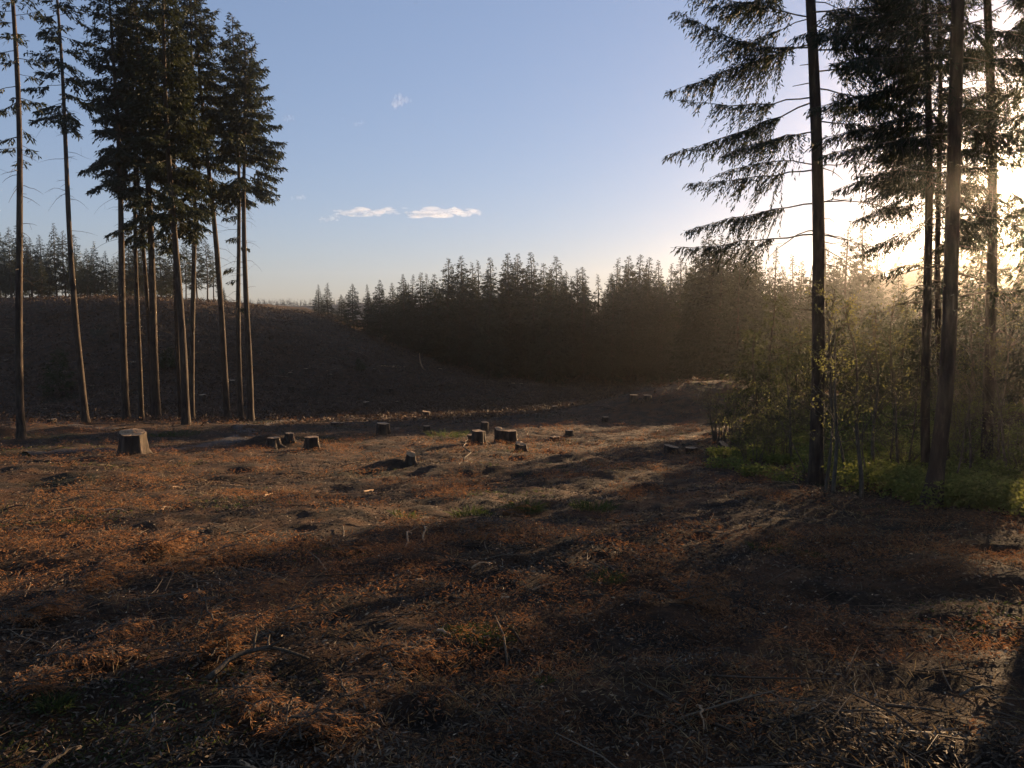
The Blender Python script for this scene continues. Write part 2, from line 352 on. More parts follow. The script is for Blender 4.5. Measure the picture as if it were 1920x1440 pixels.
if True:
    for k, (px, py, p4, wd, cb, top, rad, nb, _) in enumerate(GR):
        rg = np.random.default_rng(100 + k); x, y = at(px, py); z = g(x, y)
        ln = lean_of(px, py, p4, 400, y); Ht = zat(top, y) - z; c0 = zat(cb + (18 if k > 1 else 0), y) - z; m = y / F
        prt = conifer(rg, Ht, wd * m * .51, c0, rad * m, int(nb * (1.0 if k < 2 else 1.65 if k < 9 else 1.35)), .25 if k else .2, .09 if k else .06, 20 if k < 2 else 26, (ln, rg.normal(0, .008)), 0,
                      (c0 - (zat(cb, y) - zat(cb + 230, y)), c0 + 1, 26 if k != 2 else 50), 1.0, 1.45, (-22, 35), .35, gap=(lambda r: .0 if r > .34 else (.55 if k > 1 and r < .2 else .3)), shape=.75, whorl=0, explicit=[(z_, a_, l_, 5, .3, 0, .9, .1) for z_, a_, l_ in zip((c0 - 1.2, c0 - 2.5, c0 - 3.1, c0 - 4.4, c0 - 5.2, c0 - 7.0), (3.3, 2.8, .3, 3.0, 3.5, .2), (1.0, .8, .6, .9, .6, .7))] if k == 10 else ())
        make_tree('fir_tree', prt, (x, y, z), GL[k], group='tall firs of the left grove')
# right foreground firs
def right_tree(seed, px, py, pxt, pyt, dia, Ht, c0row, Rm, nb, label, **kw):
    rg = np.random.default_rng(seed); x, y = at(px, py); z = g(x, y); ln = lean_of(px, py, pxt, pyt, y); c0 = zat(c0row, y) - z
    a = dict(tl=.095, tw=.025, dens=37); a.update(kw.pop('fo', {}))
    prt = conifer(rg, Ht, dia / 2, c0, Rm, nb, a['tl'], a['tw'], a['dens'], (ln, 0), kw.pop('bow', 0), kw.pop('dead', (c0 - 2.5, c0 + 1, 14)), 1.0, kw.pop('foot', 1.35), el=(-15, 40), hang=.4, sides=14, **kw)
    return make_tree('fir_tree', prt, (x, y, z), label, group='tall firs at the right edge of the clearing')
x, y = at(1530, 902); zb = g(x, y)
def hz(row): return zat(row, y) - zb
PI = math.pi
ex = [ # height, azimuth, length, start elevation, droop, upturn, density, start
 (hz(40), PI - .1, 2.5, 14, .0, .0, 1.0, .2), (hz(95), PI + .25, 2.75, -10, -.28, .05, 1.7, .25), (hz(88), PI - .5, 2.7, -8, .05, .0, 1.6, .3),
 (hz(186), PI + .1, 2.5, -10, -.02, .12, .9, .5), (hz(194), PI - .15, 2.7, -22, -.02, .05, 1.3, .35), (hz(250), PI + .5, 2.3, -10, .1, 0, 1.1, .3),
 (hz(312), PI - .3, 1.95, 18, .5, .1, .8, .4), (hz(320), PI + .1, 2.5, -8, .03, .05, .9, .45), (hz(382), PI - .05, 2.45, -6, .12, .02, 1.3, .4),
 (hz(440), PI + .15, 2.8, -6, .02, .02, .7, .5), (hz(315), .2, 1.8, 8, -.05, 0, .35, .6), (hz(380), -.15, 2.1, 6, .35, 0, .3, .5), (hz(440), .1, 1.3, 0, .35, 0, .25, .5),
 (hz(30), .1, 2.8, 6, .0, .05, 1.5, .15), (hz(100), -.2, 2.9, 0, .1, .05, 1.6, .2), (hz(170), .3, 2.6, -4, .1, .05, 1.5, .25), (hz(230), -.1, 2.3, -6, .15, .05, 1.4, .3), (hz(140), -.5, 2.6, 0, .1, 0, 1.5, .2)]
right_tree(201, 1530, 902, 1519, 300, .25, 19, 70, 2.7, 64, 'fir with long boughs reaching left over the clearing, first of the right-hand trees', explicit=ex, dead=(2.5, 6.5, 10))
x, y = at(1745, 952); zb = g(x, y); Ht2 = 20
cv = trunk_pts(np.random.default_rng(5), Ht2, (-.028, 0), 0, 24, .02); cv[:, 0] += .22 * np.sin(np.clip(cv[:, 2] / 2.6, 0, 1) * PI * .5)
ex2 = [(hz(60), PI, 2.0, 4, .1, 0, 1.2, .3), (hz(200), PI - .4, 1.9, -5, .1, 0, 1.2, .3), (hz(330), PI + .2, 1.5, 10, .2, 0, .9, .4), (hz(400), -.2, 1.6, -5, .2, 0, .8, .4), (hz(560), .1, 1.6, 14, .2, 0, .3, .6), (hz(500), PI, 1.2, 10, .3, 0, .3, .6), (hz(20), PI - .2, 2.2, 0, .1, 0, 1.3, .2), (hz(110), PI + .3, 2.1, 0, .12, 0, 1.3, .2), (hz(150), PI - .1, 2.0, -4, .1, 0, 1.2, .25), (hz(250), PI + .1, 2.0, -4, .12, 0, 1.2, .25), (hz(300), PI - .5, 1.6, 0, .2, 0, 1.1, .3), (hz(240), .3, 1.8, 0, .15, 0, 1.1, .3), (hz(120), -.2, 1.9, 5, .15, 0, 1.2, .2)]
right_tree(202, 1745, 952, 1735, 100, .205, Ht2, 120, 2.2, 60, 'biggest dark fir trunk at the right, curved at its foot beside the green brambles', curve=cv, explicit=ex2, foot=1.9, dead=(3, 7, 16), fo=dict(dens=46))
right_tree(203, 1737, 893, 1727, 400, .17, 15, 430, 2.0, 80, 'slimmer fir trunk showing just left behind the curved fir', fo=dict(dens=40))
right_tree(204, 1776, 884, 1761, 200, .12, 13, 420, 1.8, 66, 'thin young fir just right behind the curved fir', fo=dict(dens=36))
right_tree(205, 1850, 886, 1841, 200, .22, 17, 440, 2.5, 86, 'fir trunk near the right edge washed out by the low sun', fo=dict(dens=40))
right_tree(206, 2040, 935, 2030, 200, .25, 18, 430, 2.5, 70, 'fir just beyond the right edge whose boughs hang into view', fo=dict(dens=40))
# firs standing beyond the right edge: their shade falls over the foreground
rg = np.random.default_rng(300)
p0 = conifer(rg, 17, .16, 5.0, 2.6, 46, .3, .10, 10, (0, 0), 0, (2, 5, 12), el=(-15, 40), hang=.4)
e0 = None
for k, (x, y, s) in enumerate(((10.4, 8.2, .95), (12.6, 14.2, 1.1), (14.5, 9.6, 1.0), (15.5, 19.0, .9), (8.9, 4.0, 1.0), (19, 15.5, 1.05))):
    if e0 is None: e0 = make_tree('fir_tree', p0, (x, y, g(x, y)), None); e = e0
    else: e = copy_tree(e0); e.location = (x, y, g(x, y)); e.rotation_euler = (0, 0, k * 1.3)
    e.scale = (s, s, s)
    tag(e, 'fir standing out of view to the right, only its long shadow reaching the clearing', 'tree', 'firs beyond the right edge')
# ------------------------------------------------------------------ forest prototypes
def proto_far(seed, Ht, Rm, c0, nb, mats=('bark', 'needle_far'), dens=6.5, tl=.46, tw=.18, shape=.9, gap=None, dead=(0, 0, 0)):
    rg = np.random.default_rng(seed)
    return conifer(rg, Ht, .16 + Ht * .004, c0, Rm * 1.12, nb, tl, tw, dens, (rg.normal(0, .01), 0), 0, dead, el=(-14, 22), hang=.3, sides=6, shape=shape, gap=gap)
protos = []
for k, (Ht, Rm, c0, nb, shp) in enumerate(((18, 3.1, 1.5, 180, 1.0), (18, 2.7, 2.0, 170, .95), (18, 3.6, 2.5, 170, 1.05), (18, 2.2, 2.0, 150, 1.05), (18, 2.9, 4.6, 100, .9), (18, 2.4, 6.5, 80, .8), (18, 3.0, 3.6, 110, 1.0))):
    protos.append(proto_far(400 + k, Ht, Rm, c0, nb, shape=shp))
heads = [None] * len(protos)
def far_tree(k, x, y, hgt, label, group, name='conifer_tree', sw=1.0):
    z = g(x, y) - .2
    if heads[k] is None: heads[k] = make_tree(name, protos[k], (x, y, z), None); e = heads[k]
    else: e = copy_tree(heads[k]); e.location = (x, y, z)
    s = hgt / 18.0; e.scale = (s * sw, s * sw, s); e.rotation_euler = (0, 0, float(rng.uniform(0, 6.28))); e.name = name
    return tag(e, label, 'tree', group)
def skyline(px, row, Yd, k, label, group, sw=1.0):
    x = px2x(px, Yd); z = g(x, Yd); return far_tree(k, x, Yd, max(3, zat(row, Yd) - z + .2), label, group, sw=sw)
# central forest, skyline trees read off the photograph
G1 = 'conifers of the dark forest across the hollow'
SK = [(600, 533, 128, 3), (616, 530, 126, 3), (641, 552, 124, 1), (664, 532, 123, 1), (690, 533, 124, 3), (714, 525, 122, 2), (738, 530, 124, 0), (757, 514, 122, 1), (776, 515, 123, 3), (789, 511, 122, 1),
 (801, 513, 125, 3), (815, 514, 123, 2), (842, 484, 121, 0), (866, 480, 121, 2), (888, 492, 124, 3), (899, 488, 123, 3), (922, 483, 122, 1), (953, 474, 121, 0), (972, 476, 122, 2), (998, 473, 122, 1), (1018, 494, 123, 2),
 (1043, 480, 121, 0), (1063, 508, 124, 3), (1081, 504, 123, 2), (1094, 501, 123, 1), (1122, 514, 124, 3), (1142, 512, 122, 0), (1155, 484, 121, 3), (1178, 480, 118, 2), (1195, 478, 117, 1), (1212, 483, 118, 1), (1232, 488, 117, 3),
 (1254, 494, 116, 3), (1274, 483, 112, 0)]
SL = ['leftmost of the paired narrow conifers ending the forest beside the gap', 'right one of the paired narrow conifers ending the forest beside the gap', 'low tiered conifer just right of the paired narrow trees by the gap', 'taller tiered conifer between the gap and the forest wall',
 'slim conifer where the forest wall begins, right of the tiered ones', 'first of the even-topped conifers rising along the left part of the forest skyline', 'conifer second along the rising left part of the forest skyline', 'conifer in the middle of the rising left part of the forest skyline', 'narrow conifer among the even tops left of the skyline step',
 'conifer with the highest tip of the even tops left of the skyline step', 'slender conifer close before the skyline step', 'last conifer just before the forest skyline steps up', 'first tall pointed conifer where the forest skyline steps up, left of a broad one', 'broad tall conifer where the forest skyline steps up',
 'slender conifer close right of the broad one at the skyline step', 'lower narrow conifer between the skyline step and the tallest cluster', 'conifer left of the tallest central pair on the forest skyline', 'left tree of the tallest central pair on the forest skyline', 'right tree of the tallest central pair on the forest skyline', 'pointed conifer right of the tallest central pair, equally high',
 'low blunt conifer in the dip left of the lone spire', 'lone spire conifer right of the tallest forest cluster', 'low conifer just right of the lone spire', 'left one of two low conifers in the dip of the forest skyline', 'right one of two low conifers in the dip of the forest skyline', 'lowest conifer in the skyline dip before the wispy spire', 'blunt conifer touching the left side of the wispy spire',
 'narrow wispy spire conifer standing above the low stretch of forest', 'conifer close right of the wispy spire', 'highest conifer of the group right of the wispy spire', 'conifer in the middle of the group right of the wispy spire', 'thin conifer ending the group right of the wispy spire', 'low conifer in the notch left of the dense right-hand clump', 'conifer leaning against the left side of the dense right-hand clump']
for k, (px, row, Yd, p) in enumerate(SK):
    lab = SL[k]
    skyline(px, row, Yd, p, lab, G1, 1.7 if px < 680 else 1.25)
# the mass behind and in front of the skyline trees
r2 = np.random.default_rng(77); cnt = 0
sk = np.array([(a, b) for a, b, _, _ in SK]); 
for k in range(150):
    px = r2.uniform(690, 1420); Yd = r2.uniform(106, 150) if px > 900 else r2.uniform(116, 150)
    if px < 800: Yd = max(Yd, 122)
    row = np.interp(px, sk[:, 0], sk[:, 1]) + r2.uniform(12, 60) + (8 if Yd < 118 else 0)
    skyline(px, row, Yd, int(r2.integers(0, 5)), 'dark conifer inside the shaded forest wall across the hollow', G1)
# nearer conifers at centre right and right
G2 = 'conifers behind the thicket on the right'
for px, row, Yd, p, lab in ((1328, 432, 74, 0, 'broad conifer rising above the forest just left of the first right-hand trunk'), (1372, 448, 78, 2, 'dense conifer between the broad conifer and the right-hand trunks'),
    (1402, 452, 76, 1, 'conifer closing the dense clump left of the first right-hand trunk'), (1314, 446, 76, 2, None), (1346, 440, 77, 0, None), (1362, 446, 75, 1, None), (1392, 450, 79, 2, None), (1336, 450, 73, 2, None), (1416, 462, 80, 1, None), (1300, 462, 82, 0, 'lower conifer at the left flank of the broad one'), (1350, 470, 70, 0, None), (1385, 480, 66, 2, None),
    (1448, 462, 86, 3, 'small pointed conifer in the gap left of the first right-hand trunk'), (1482, 478, 92, 3, None), (1545, 458, 84, 1, None), (1580, 428, 88, 0, 'tall pointed conifer seen right of the first right-hand trunk'), (1612, 424, 90, 0, 'twin pointed conifer beside the other, halfway to the curved trunk'),
    (1640, 480, 104, 3, None), (1560, 478, 96, 2, None), (1600, 500, 98, 1, None), (1500, 490, 95, 2, None), (1640, 505, 94, 2, None), (1440, 500, 92, 0, None), (1420, 490, 94, 2, None), (1465, 498, 99, 1, None), (1525, 500, 93, 0, None), (1580, 505, 101, 2, None), (1410, 505, 88, 0, None), (1340, 500, 80, 2, None), (1310, 505, 84, 0, None), (1680, 500, 80, 1, None), (1720, 505, 78, 3, None), (1770, 500, 84, 1, None), (1810, 490, 95, 3, None), (1690, 540, 52, 2, None), (1760, 545, 54, 1, None), (1850, 530, 60, 1, None), (1900, 520, 66, 2, None), (1530, 520, 90, 1, None), (1470, 520, 88, 2, None)):
    skyline(px, row, Yd, p, lab or 'hazy conifer in the dim mass behind the right-hand thicket', G2)
# hilltop trees on the left
G3 = 'conifers along the top of the cut hill on the left'
r3 = np.random.default_rng(9)
HS = [(3, 410, 0), (28, 425, 3), (48, 412, 2), (66, 445, 3), (84, 440, 1), (112, 418, 0), (128, 432, 1), (148, 440, 1), (170, 465, 3), (184, 452, 0), (205, 470, 3), (248, 432, 2), (262, 445, 1), (272, 430, 3), (306, 428, 4), (330, 440, 1), (352, 450, 3), (373, 432, 4), (392, 445, 5), (404, 470, 3), (415, 520, 3), (423, 545, 0), (232, 470, 5)]
HL = ['tall conifer on the hilltop at the very left edge', 'thin conifer on the hilltop touching the first grove trunk', 'conifer on the hilltop just right of the first grove trunk', 'low thin conifer on the hilltop between the first and second grove trunks', 'middle conifer of the hilltop row between the first and second grove trunks', 'highest hilltop conifer just left of the second grove trunk',
 'hilltop conifer hidden partly by the second grove trunk', 'hilltop conifer just right of the second grove trunk', 'low hilltop conifer in the gap between the second and third grove trunks', 'pointed conifer alone in the gap between the second and third grove trunks', 'small hilltop conifer touching the third grove trunk', 'high hilltop conifer just right of the third grove trunk', 'hilltop conifer behind the thin fourth grove trunk',
 'narrow hilltop conifer behind the thick leaning grove fir', 'broad hilltop conifer with a dense clump of foliage, behind the middle grove trunks', 'hilltop conifer behind the stout forward grove fir', 'low hilltop conifer behind the slim upright grove fir', 'open-crowned conifer on the hilltop toward its right end', 'thin-trunked hilltop conifer behind the fir that leans left', 'lower hilltop conifer just right of the fir that leans left',
 'small hilltop conifer stepping down toward the end of the row', 'tiny conifer ending the hilltop row on the right', 'spindly high-crowned hilltop conifer beside the third grove trunk']
for k, (px, row, p) in enumerate(HS):
    lab = HL[k]
    skyline(px, row, 126 + r3.uniform(0, 14), {0: 6, 1: 4, 2: 6, 3: 5}.get(p, p) if k != 21 else 0, lab, G3)
for k in range(60):
    px = r3.uniform(-60, 330); skyline(px, np.interp(px, [0, 400], [445, 480]) + r3.uniform(5, 45), r3.uniform(128, 160), int(r3.integers(4, 7)), 'dark conifer standing within the hilltop wood', G3)
# wood on the far right hill: one mass
fm = B(); r4 = np.random.default_rng(55)
for k in range(3300):
    x = r4.uniform(45, 420); y = r4.uniform(190, 440)
    if k > 2300: x = r4.uniform(-330, 0); y = r4.uniform(570, 605)
    z = float(H(x, y, False)); h = r4.uniform(6, 12) * (.5 if k > 2300 else 1); n = 26
    u = r4.uniform(0, 1, n); a = r4.uniform(0, 6.28, n); rr = (1 - u) * h * .16
    O = np.stack([x + 0 * u, y + 0 * u, z + h * (.15 + .8 * u)], 1); D = np.stack([np.cos(a), np.sin(a), -.4 + .5 * u], 1)
    fm.blades(O, D, rr + .4, .3 + rr * .5, np.tile([[0, 0, 1.]], (n, 1)) + r4.normal(0, .7, (n, 3)))
tag(obj('far_wood', fm.mesh('far_wood', M['needle_far'])), 'hazy far wood on the slope at the far right and on the distant ridge', 'forest', kind='stuff')
# ------------------------------------------------------------------ thicket: saplings, shrubs, understory conifers
def sapling(seed, Ht, r0, lean, nb, leafn, curve=0.0):
    rg = np.random.default_rng(seed); t = np.linspace(0, 1, 16)
    P = np.stack([lean * Ht * t + curve * np.sin(t * 2.4) * Ht * .1 + .03 * np.sin(t * 9 + seed), .04 * np.cos(t * 8 + seed * 2) - .04, t * Ht], 1); P[0, 2] = -.3
    sb = B(); sb.tube(P, r0 * (1 - t * .8), 7); tb = B(); fb = B()
    for k in range(nb):
        u = rg.uniform(.25, 1); o = np.array([np.interp(u * Ht, t * Ht, P[:, a]) for a in range(3)]); o[2] = u * Ht
        L = Ht * .28 * (1.15 - u) * rg.uniform(.5, 1.3) + .15; Q = limb(rg, o, rg.uniform(0, 6.28), L, R(rg.uniform(15, 60)), .25, 0, 6, .12)
        tb.tube(Q, np.linspace(r0 * .3, .002, 6), 3)
        for j in range(3):
            i = rg.integers(2, 6); E = Q[i] + rg.normal(0, L * .22, 3) + [0, 0, .04]; tb.tube(np.linspace(Q[i], E, 3), .0025, 3)
            n = int(leafn); O = Q[i] + (E - Q[i]) * rg.uniform(.2, 1.1, (n, 1)) + rg.normal(0, .03, (n, 3))
            fb.blades(O, rg.standard_normal((n, 3)) + [0, 0, -.2], rg.uniform(.03, .06, n), rg.uniform(.018, .035, n), rg.standard_normal((n, 3)), .1)
    return sb, tb, fb
def shrub(seed, Ht, Rr, ns, leaves, ls=.05, arch=.5):
    rg = np.random.default_rng(seed); sb = B(); fb = B()
    for k in range(ns):
        az = rg.uniform(0, 6.28); L = Ht * rg.uniform(.6, 1.1); rr = Rr * rg.uniform(.3, 1)
        t = np.linspace(0, 1, 9); o = np.array([math.cos(az), math.sin(az), 0])
        P = o * (rr * t ** 1.5)[:, None] + np.array([0, 0, 1.]) * (L * (t - arch * .45 * t ** 3))[:, None] + np.cumsum(rg.normal(0, .02 * Ht, (9, 3)), 0); P = P + o * .2; P[0, 2] = -.15
        sb.tube(P, np.linspace(.012 + .004 * Ht, .003, 9), 4)
        for j in range(9):
            i = rg.integers(2, 9); E = P[i] + rg.normal(0, .16 * Ht, 3) + [0, 0, .06 * Ht]; Q = np.linspace(P[i], E, 4); Q[1:3] += rg.normal(0, .02 * Ht, (2, 3)); sb.tube(Q, np.linspace(.006, .002, 4), 3)
            n = leaves; O = Q[0] + (Q[-1] - Q[0]) * rg.uniform(.1, 1.1, (n, 1)) + rg.normal(0, .035 * Ht, (n, 3))
            fb.blades(O, rg.standard_normal((n, 3)) + [0, 0, -.2], ls * rg.uniform(.6, 1.3, n), ls * .6 * rg.uniform(.6, 1.2, n), rg.standard_normal((n, 3)), .1)
    return sb, fb
def plant(name, pieces, loc, label, cat, group=None, rz=0, sc=1):
    e = empty(name, loc, rz, sc); tag(e, label, cat, group); last = e
    for n, b, m in pieces: obj(n, b.mesh(n, M[m], False), e)
    return e
SP = [ # px base, row base, px top, row top, radius, label
 (1487, 868, 1489, 640, .035, 'thin dark sapling trunk left of the first right-hand fir'), (1548, 925, 1528, 560, .03, 'sapling leaning left, rising right beside the foot of the first right-hand fir'),
 (1562, 932, 1556, 600, .035, 'upright sapling in the clump right of the first right-hand fir'), (1585, 905, 1562, 585, .03, 'sapling leaning left in the middle of the sapling clump'),
 (1608, 930, 1566, 575, .04, 'stout bowed sapling leaning left over the clump'), (1636, 892, 1634, 590, .04, 'straight dark sapling between the clump and the curved fir'),
 (1690, 893, 1688, 560, .032, 'straight thin sapling left of the curved fir'), (1666, 885, 1650, 620, .022, 'very thin whip between the two straight saplings'), (1700, 888, 1722, 600, .022, 'thin whip leaning right toward the curved fir'),
 (1512, 890, 1440, 700, .016, 'bare whip leaning far left across the first right-hand fir'), (1810, 900, 1795, 590, .03, 'hazy sapling right of the curved fir'), (1868, 895, 1880, 560, .03, 'hazy sapling leaning right near the right edge'),
 (1896, 905, 1868, 600, .028, 'hazy sapling leaning left at the right edge'), (1835, 880, 1838, 640, .02, 'faint whip between the hazy saplings'), (1455, 862, 1418, 700, .015, 'short bent whip among the leafy shrubs'),
 (1530, 880, 1575, 640, .018, 'whip crossing behind the sapling clump'), (1780, 905, 1820, 640, .018, 'slanting whip right of the curved fir foot'), (1625, 915, 1600, 700, .016, 'short whip at the edge of the sapling clump'), (1745, 885, 1750, 600, .02, 'whip hidden partly by the curved fir')]
for k, (px, py, p2, r2_, rad, lab) in enumerate(SP):
    x, y = at(px, py); z = g(x, y); Ht = zat(r2_, y) - z; ln = lean_of(px, py, p2, r2_, y)
    s_, t_, f_ = sapling(500 + k, Ht, rad * 1.0, ln, 16 if rad > .02 else 8, 6, (-.5, .6, .2)[k % 3])
    plant('sapling', (('stem', s_, 'grey'), ('twigs', t_, 'grey'), ('leaves', f_, 'leaf')), (x, y, z), lab, 'sapling', 'saplings in the right-hand thicket')
SH = [shrub(600, 2.2, 1.0, 14, 7), shrub(601, 3.2, 1.3, 16, 7), shrub(602, 1.5, .9, 12, 8), shrub(603, 4.2, 1.5, 17, 6, .055), shrub(604, 1.0, .6, 10, 10, .045)]
SHH = (2.2, 3.2, 1.5, 4.2, 1.0); hs = [None] * 5
def put_shrub(k, x, y, hgt, label, group):
    z = g(x, y)
    if hs[k] is None: hs[k] = e = plant('shrub', (('stems', SH[k][0], 'grey'), ('leaves', SH[k][1], 'leaf')), (x, y, z), None, 'shrub')
    else: e = copy_tree(hs[k]); e.location = (x, y, z)
    s = hgt / SHH[k]; e.scale = (s, s, s); e.rotation_euler = (0, 0, float(rng.uniform(0, 6.28))); return tag(e, label, 'shrub', group)
GS = 'leafing shrubs of the right-hand thicket'
rs = np.random.default_rng(31)
for px, row, Yd, k, lab in ((1350, 700, 27, 1, 'leafing shrub at the left end of the thicket, its twigs arching over the bank'), (1395, 690, 25, 0, 'leafing shrub second from the left end of the thicket'), (1435, 730, 22, 2, 'low bushy shrub in front of the understory conifers'),
    (1470, 740, 20, 0, 'shrub left of the first right-hand fir foot'), (1415, 790, 19, 4, 'small shrub at the thicket foot near the two cut stumps'), (1545, 730, 24, 1, None), (1590, 690, 28, 3, None), (1650, 680, 30, 3, None), (1700, 690, 27, 3, None), (1640, 760, 20, 0, None), (1700, 790, 17, 2, None), (1810, 700, 22, 1, None), (1860, 680, 25, 3, None), (1900, 720, 19, 0, None), (1800, 780, 17, 2, None), (1880, 640, 30, 3, None), (1760, 660, 30, 3, None), (1500, 700, 30, 1, None), (1560, 800, 18, 4, None), (1840, 800, 16, 2, None), (1910, 620, 34, 3, None), (1450, 680, 33, 1, None), (1935, 800, 15, 2, None), (1740, 640, 36, 3, None), (1680, 640, 38, 3, None), (1620, 640, 38, 3, None), (1820, 630, 38, 3, None)):
    x = px2x(px, Yd); put_shrub(k, x, Yd, max(.7, zat(row, Yd) - g(x, Yd)), lab or 'leafing shrub filling the hazy thicket between the right-hand trunks', GS)
# understory conifers with drooping lit boughs
GU = 'young understory conifers in the right-hand thicket'
for k, (px, py, row, Yd, Rm, lab) in enumerate(((1452, 0, 540, 30, 2.1, 'young drooping conifer at the left face of the thicket, boughs reaching over the clearing'), (1412, 0, 620, 27, 1.5, 'short drooping conifer in front of the thicket face, above the leafy shrubs'), (1560, 0, 540, 33, 2.0, 'young conifer behind the sapling clump'), (1640, 0, 570, 36, 2.0, 'young conifer between the straight saplings'), (1700, 0, 560, 40, 2.2, 'young conifer behind the curved fir'), (1500, 0, 600, 36, 2.0, 'young conifer behind the first right-hand fir'), (1820, 0, 540, 30, 1.8, 'young conifer right of the curved fir'), (1890, 0, 560, 34, 2.0, 'young conifer in the glare at the right edge'))):
    x = px2x(px, Yd); z = g(x, Yd); rg = np.random.default_rng(700 + k); Ht = zat(row, Yd) - z
    make_tree('young_conifer', conifer(rg, Ht, .06, .3, Rm, 60, .16, .045, 11, (0, 0), 0, (0, 0, 0), 1, 1.3, (-18, 30), .55, 6, shape=.7), (x, Yd, z), lab, group=GU, mats=('twigbark', 'hemlock'))
# small conifer on the face of the cut hill
for k, (px, py, hpx, Rm, lab, gp) in enumerate(((115, 740, 85, 1.6, 'small green conifer alone on the shaded face of the cut hill', 1), (318, 690, 38, 1.0, 'ragged little conifer on the hill face behind the grove', 1), (672, 700, 22, .6, 'tiny sapling conifer low on the shaded hill face', 1))):
    x, y = at(px, py); z = g(x, y); rg = np.random.default_rng(740 + k); Ht = hpx * y / F
    make_tree('young_conifer', conifer(rg, Ht, .05, .2, Rm, 70, .3, .09, 8, (0, 0), 0, (0, 0, 0), 1, 1.2, (-5, 35), .3, 5, shape=.8), (x, y, z), lab, group='small conifers on the cut hill', mats=('twigbark', 'hemlock'))
# unseen shrubs added beyond the right edge to shade the foreground
for k, (x, y, h_) in enumerate(((14.5, 12.0, 3.4), (16.5, 17.5, 4.2), (13.2, 16.5, 3.6), (18, 22, 4.4), (12.2, 9.6, 2.8), (20, 25, 4.6), (15.8, 14.2, 4.0), (17.5, 19.6, 4.2), (10.2, 6.8, 2.4), (21.5, 22.5, 4.8))):
    put_shrub((3, 1)[k % 2], x, y, h_, 'unseen leafing shrub added beyond the right edge to shade the foreground', 'unseen shrubs added beyond the right edge')
for k, (c_, yy, Hh, Rm, lab) in enumerate(((-7.6, 45, 12.5, 1.7, 'tall young conifer added for shade in the glare right of the curved fir'), (-7.2, 58, 14.5, 1.9, 'taller conifer added for shade behind in the glare by the right edge'), (-2.5, 28, 7.6, 1.3, 'unseen conifer added for shade beyond the right edge, nearer one'), (-2.3, 40, 10.5, 1.6, 'unseen conifer added for shade beyond the right edge, middle one'), (-2.9, 52, 13, 1.8, 'unseen conifer added for shade beyond the right edge, farther one'), (-8.2, 36, 9.0, 1.1, 'slim conifer added for shade in the glare between the curved fir and right edge'), (-3.4, 34, 8.6, 1.2, 'slim conifer added for shade at the very right edge'), (-6.5, 40, 10.0, 1.1, 'slim conifer added for shade in the glare, second of three right of the curved fir'), (-5.1, 54, 13.0, 1.4, 'conifer added for shade deep in the glare near the right edge'), (-1.3, 35, 9.0, 1.1, 'unseen slim conifer added for shade just beyond the right edge'))):
    x = c_ + math.tan(SUN_AZ) * yy  # blockers added along lines toward the sun to shade bands of the foreground
    make_tree('young_conifer', conifer(np.random.default_rng(780 + k), Hh, .09, .6, Rm * 1.22, 105, .26, .09, 11, (0, 0), 0, (0, 0, 0), 1, 1.3, (-15, 30), .5, 6, shape=.75), (x, yy, g(x, yy)), lab, group=GU, mats=('twigbark', 'needle'))
pu = conifer(np.random.default_rng(760), 7, .08, .4, 2.2, 90, .26, .09, 11, (0, 0), 0, (0, 0, 0), 1, 1.3, (-15, 30), .5, 6, shape=.7); eu = None  # unseen conifers added off to the right as shade for the near ground
for k, (x, y, s) in enumerate(((18.5, 19.5, .9), (22, 25.5, 1.05), (16.8, 13.0, .7), (25, 30, 1.1), (20.2, 17.6, .8), (28, 33, 1.2), (23.5, 22.0, .9))):
    if eu is None: eu = e = make_tree('young_conifer', pu, (x, y, g(x, y)), None, mats=('twigbark', 'hemlock'))
    else: e = copy_tree(eu); e.location = (x, y, g(x, y))
    e.scale = (s, s, s); tag(e, 'unseen young conifer added beyond the right edge to shade the foreground', 'tree', 'unseen young conifers added beyond the right edge')
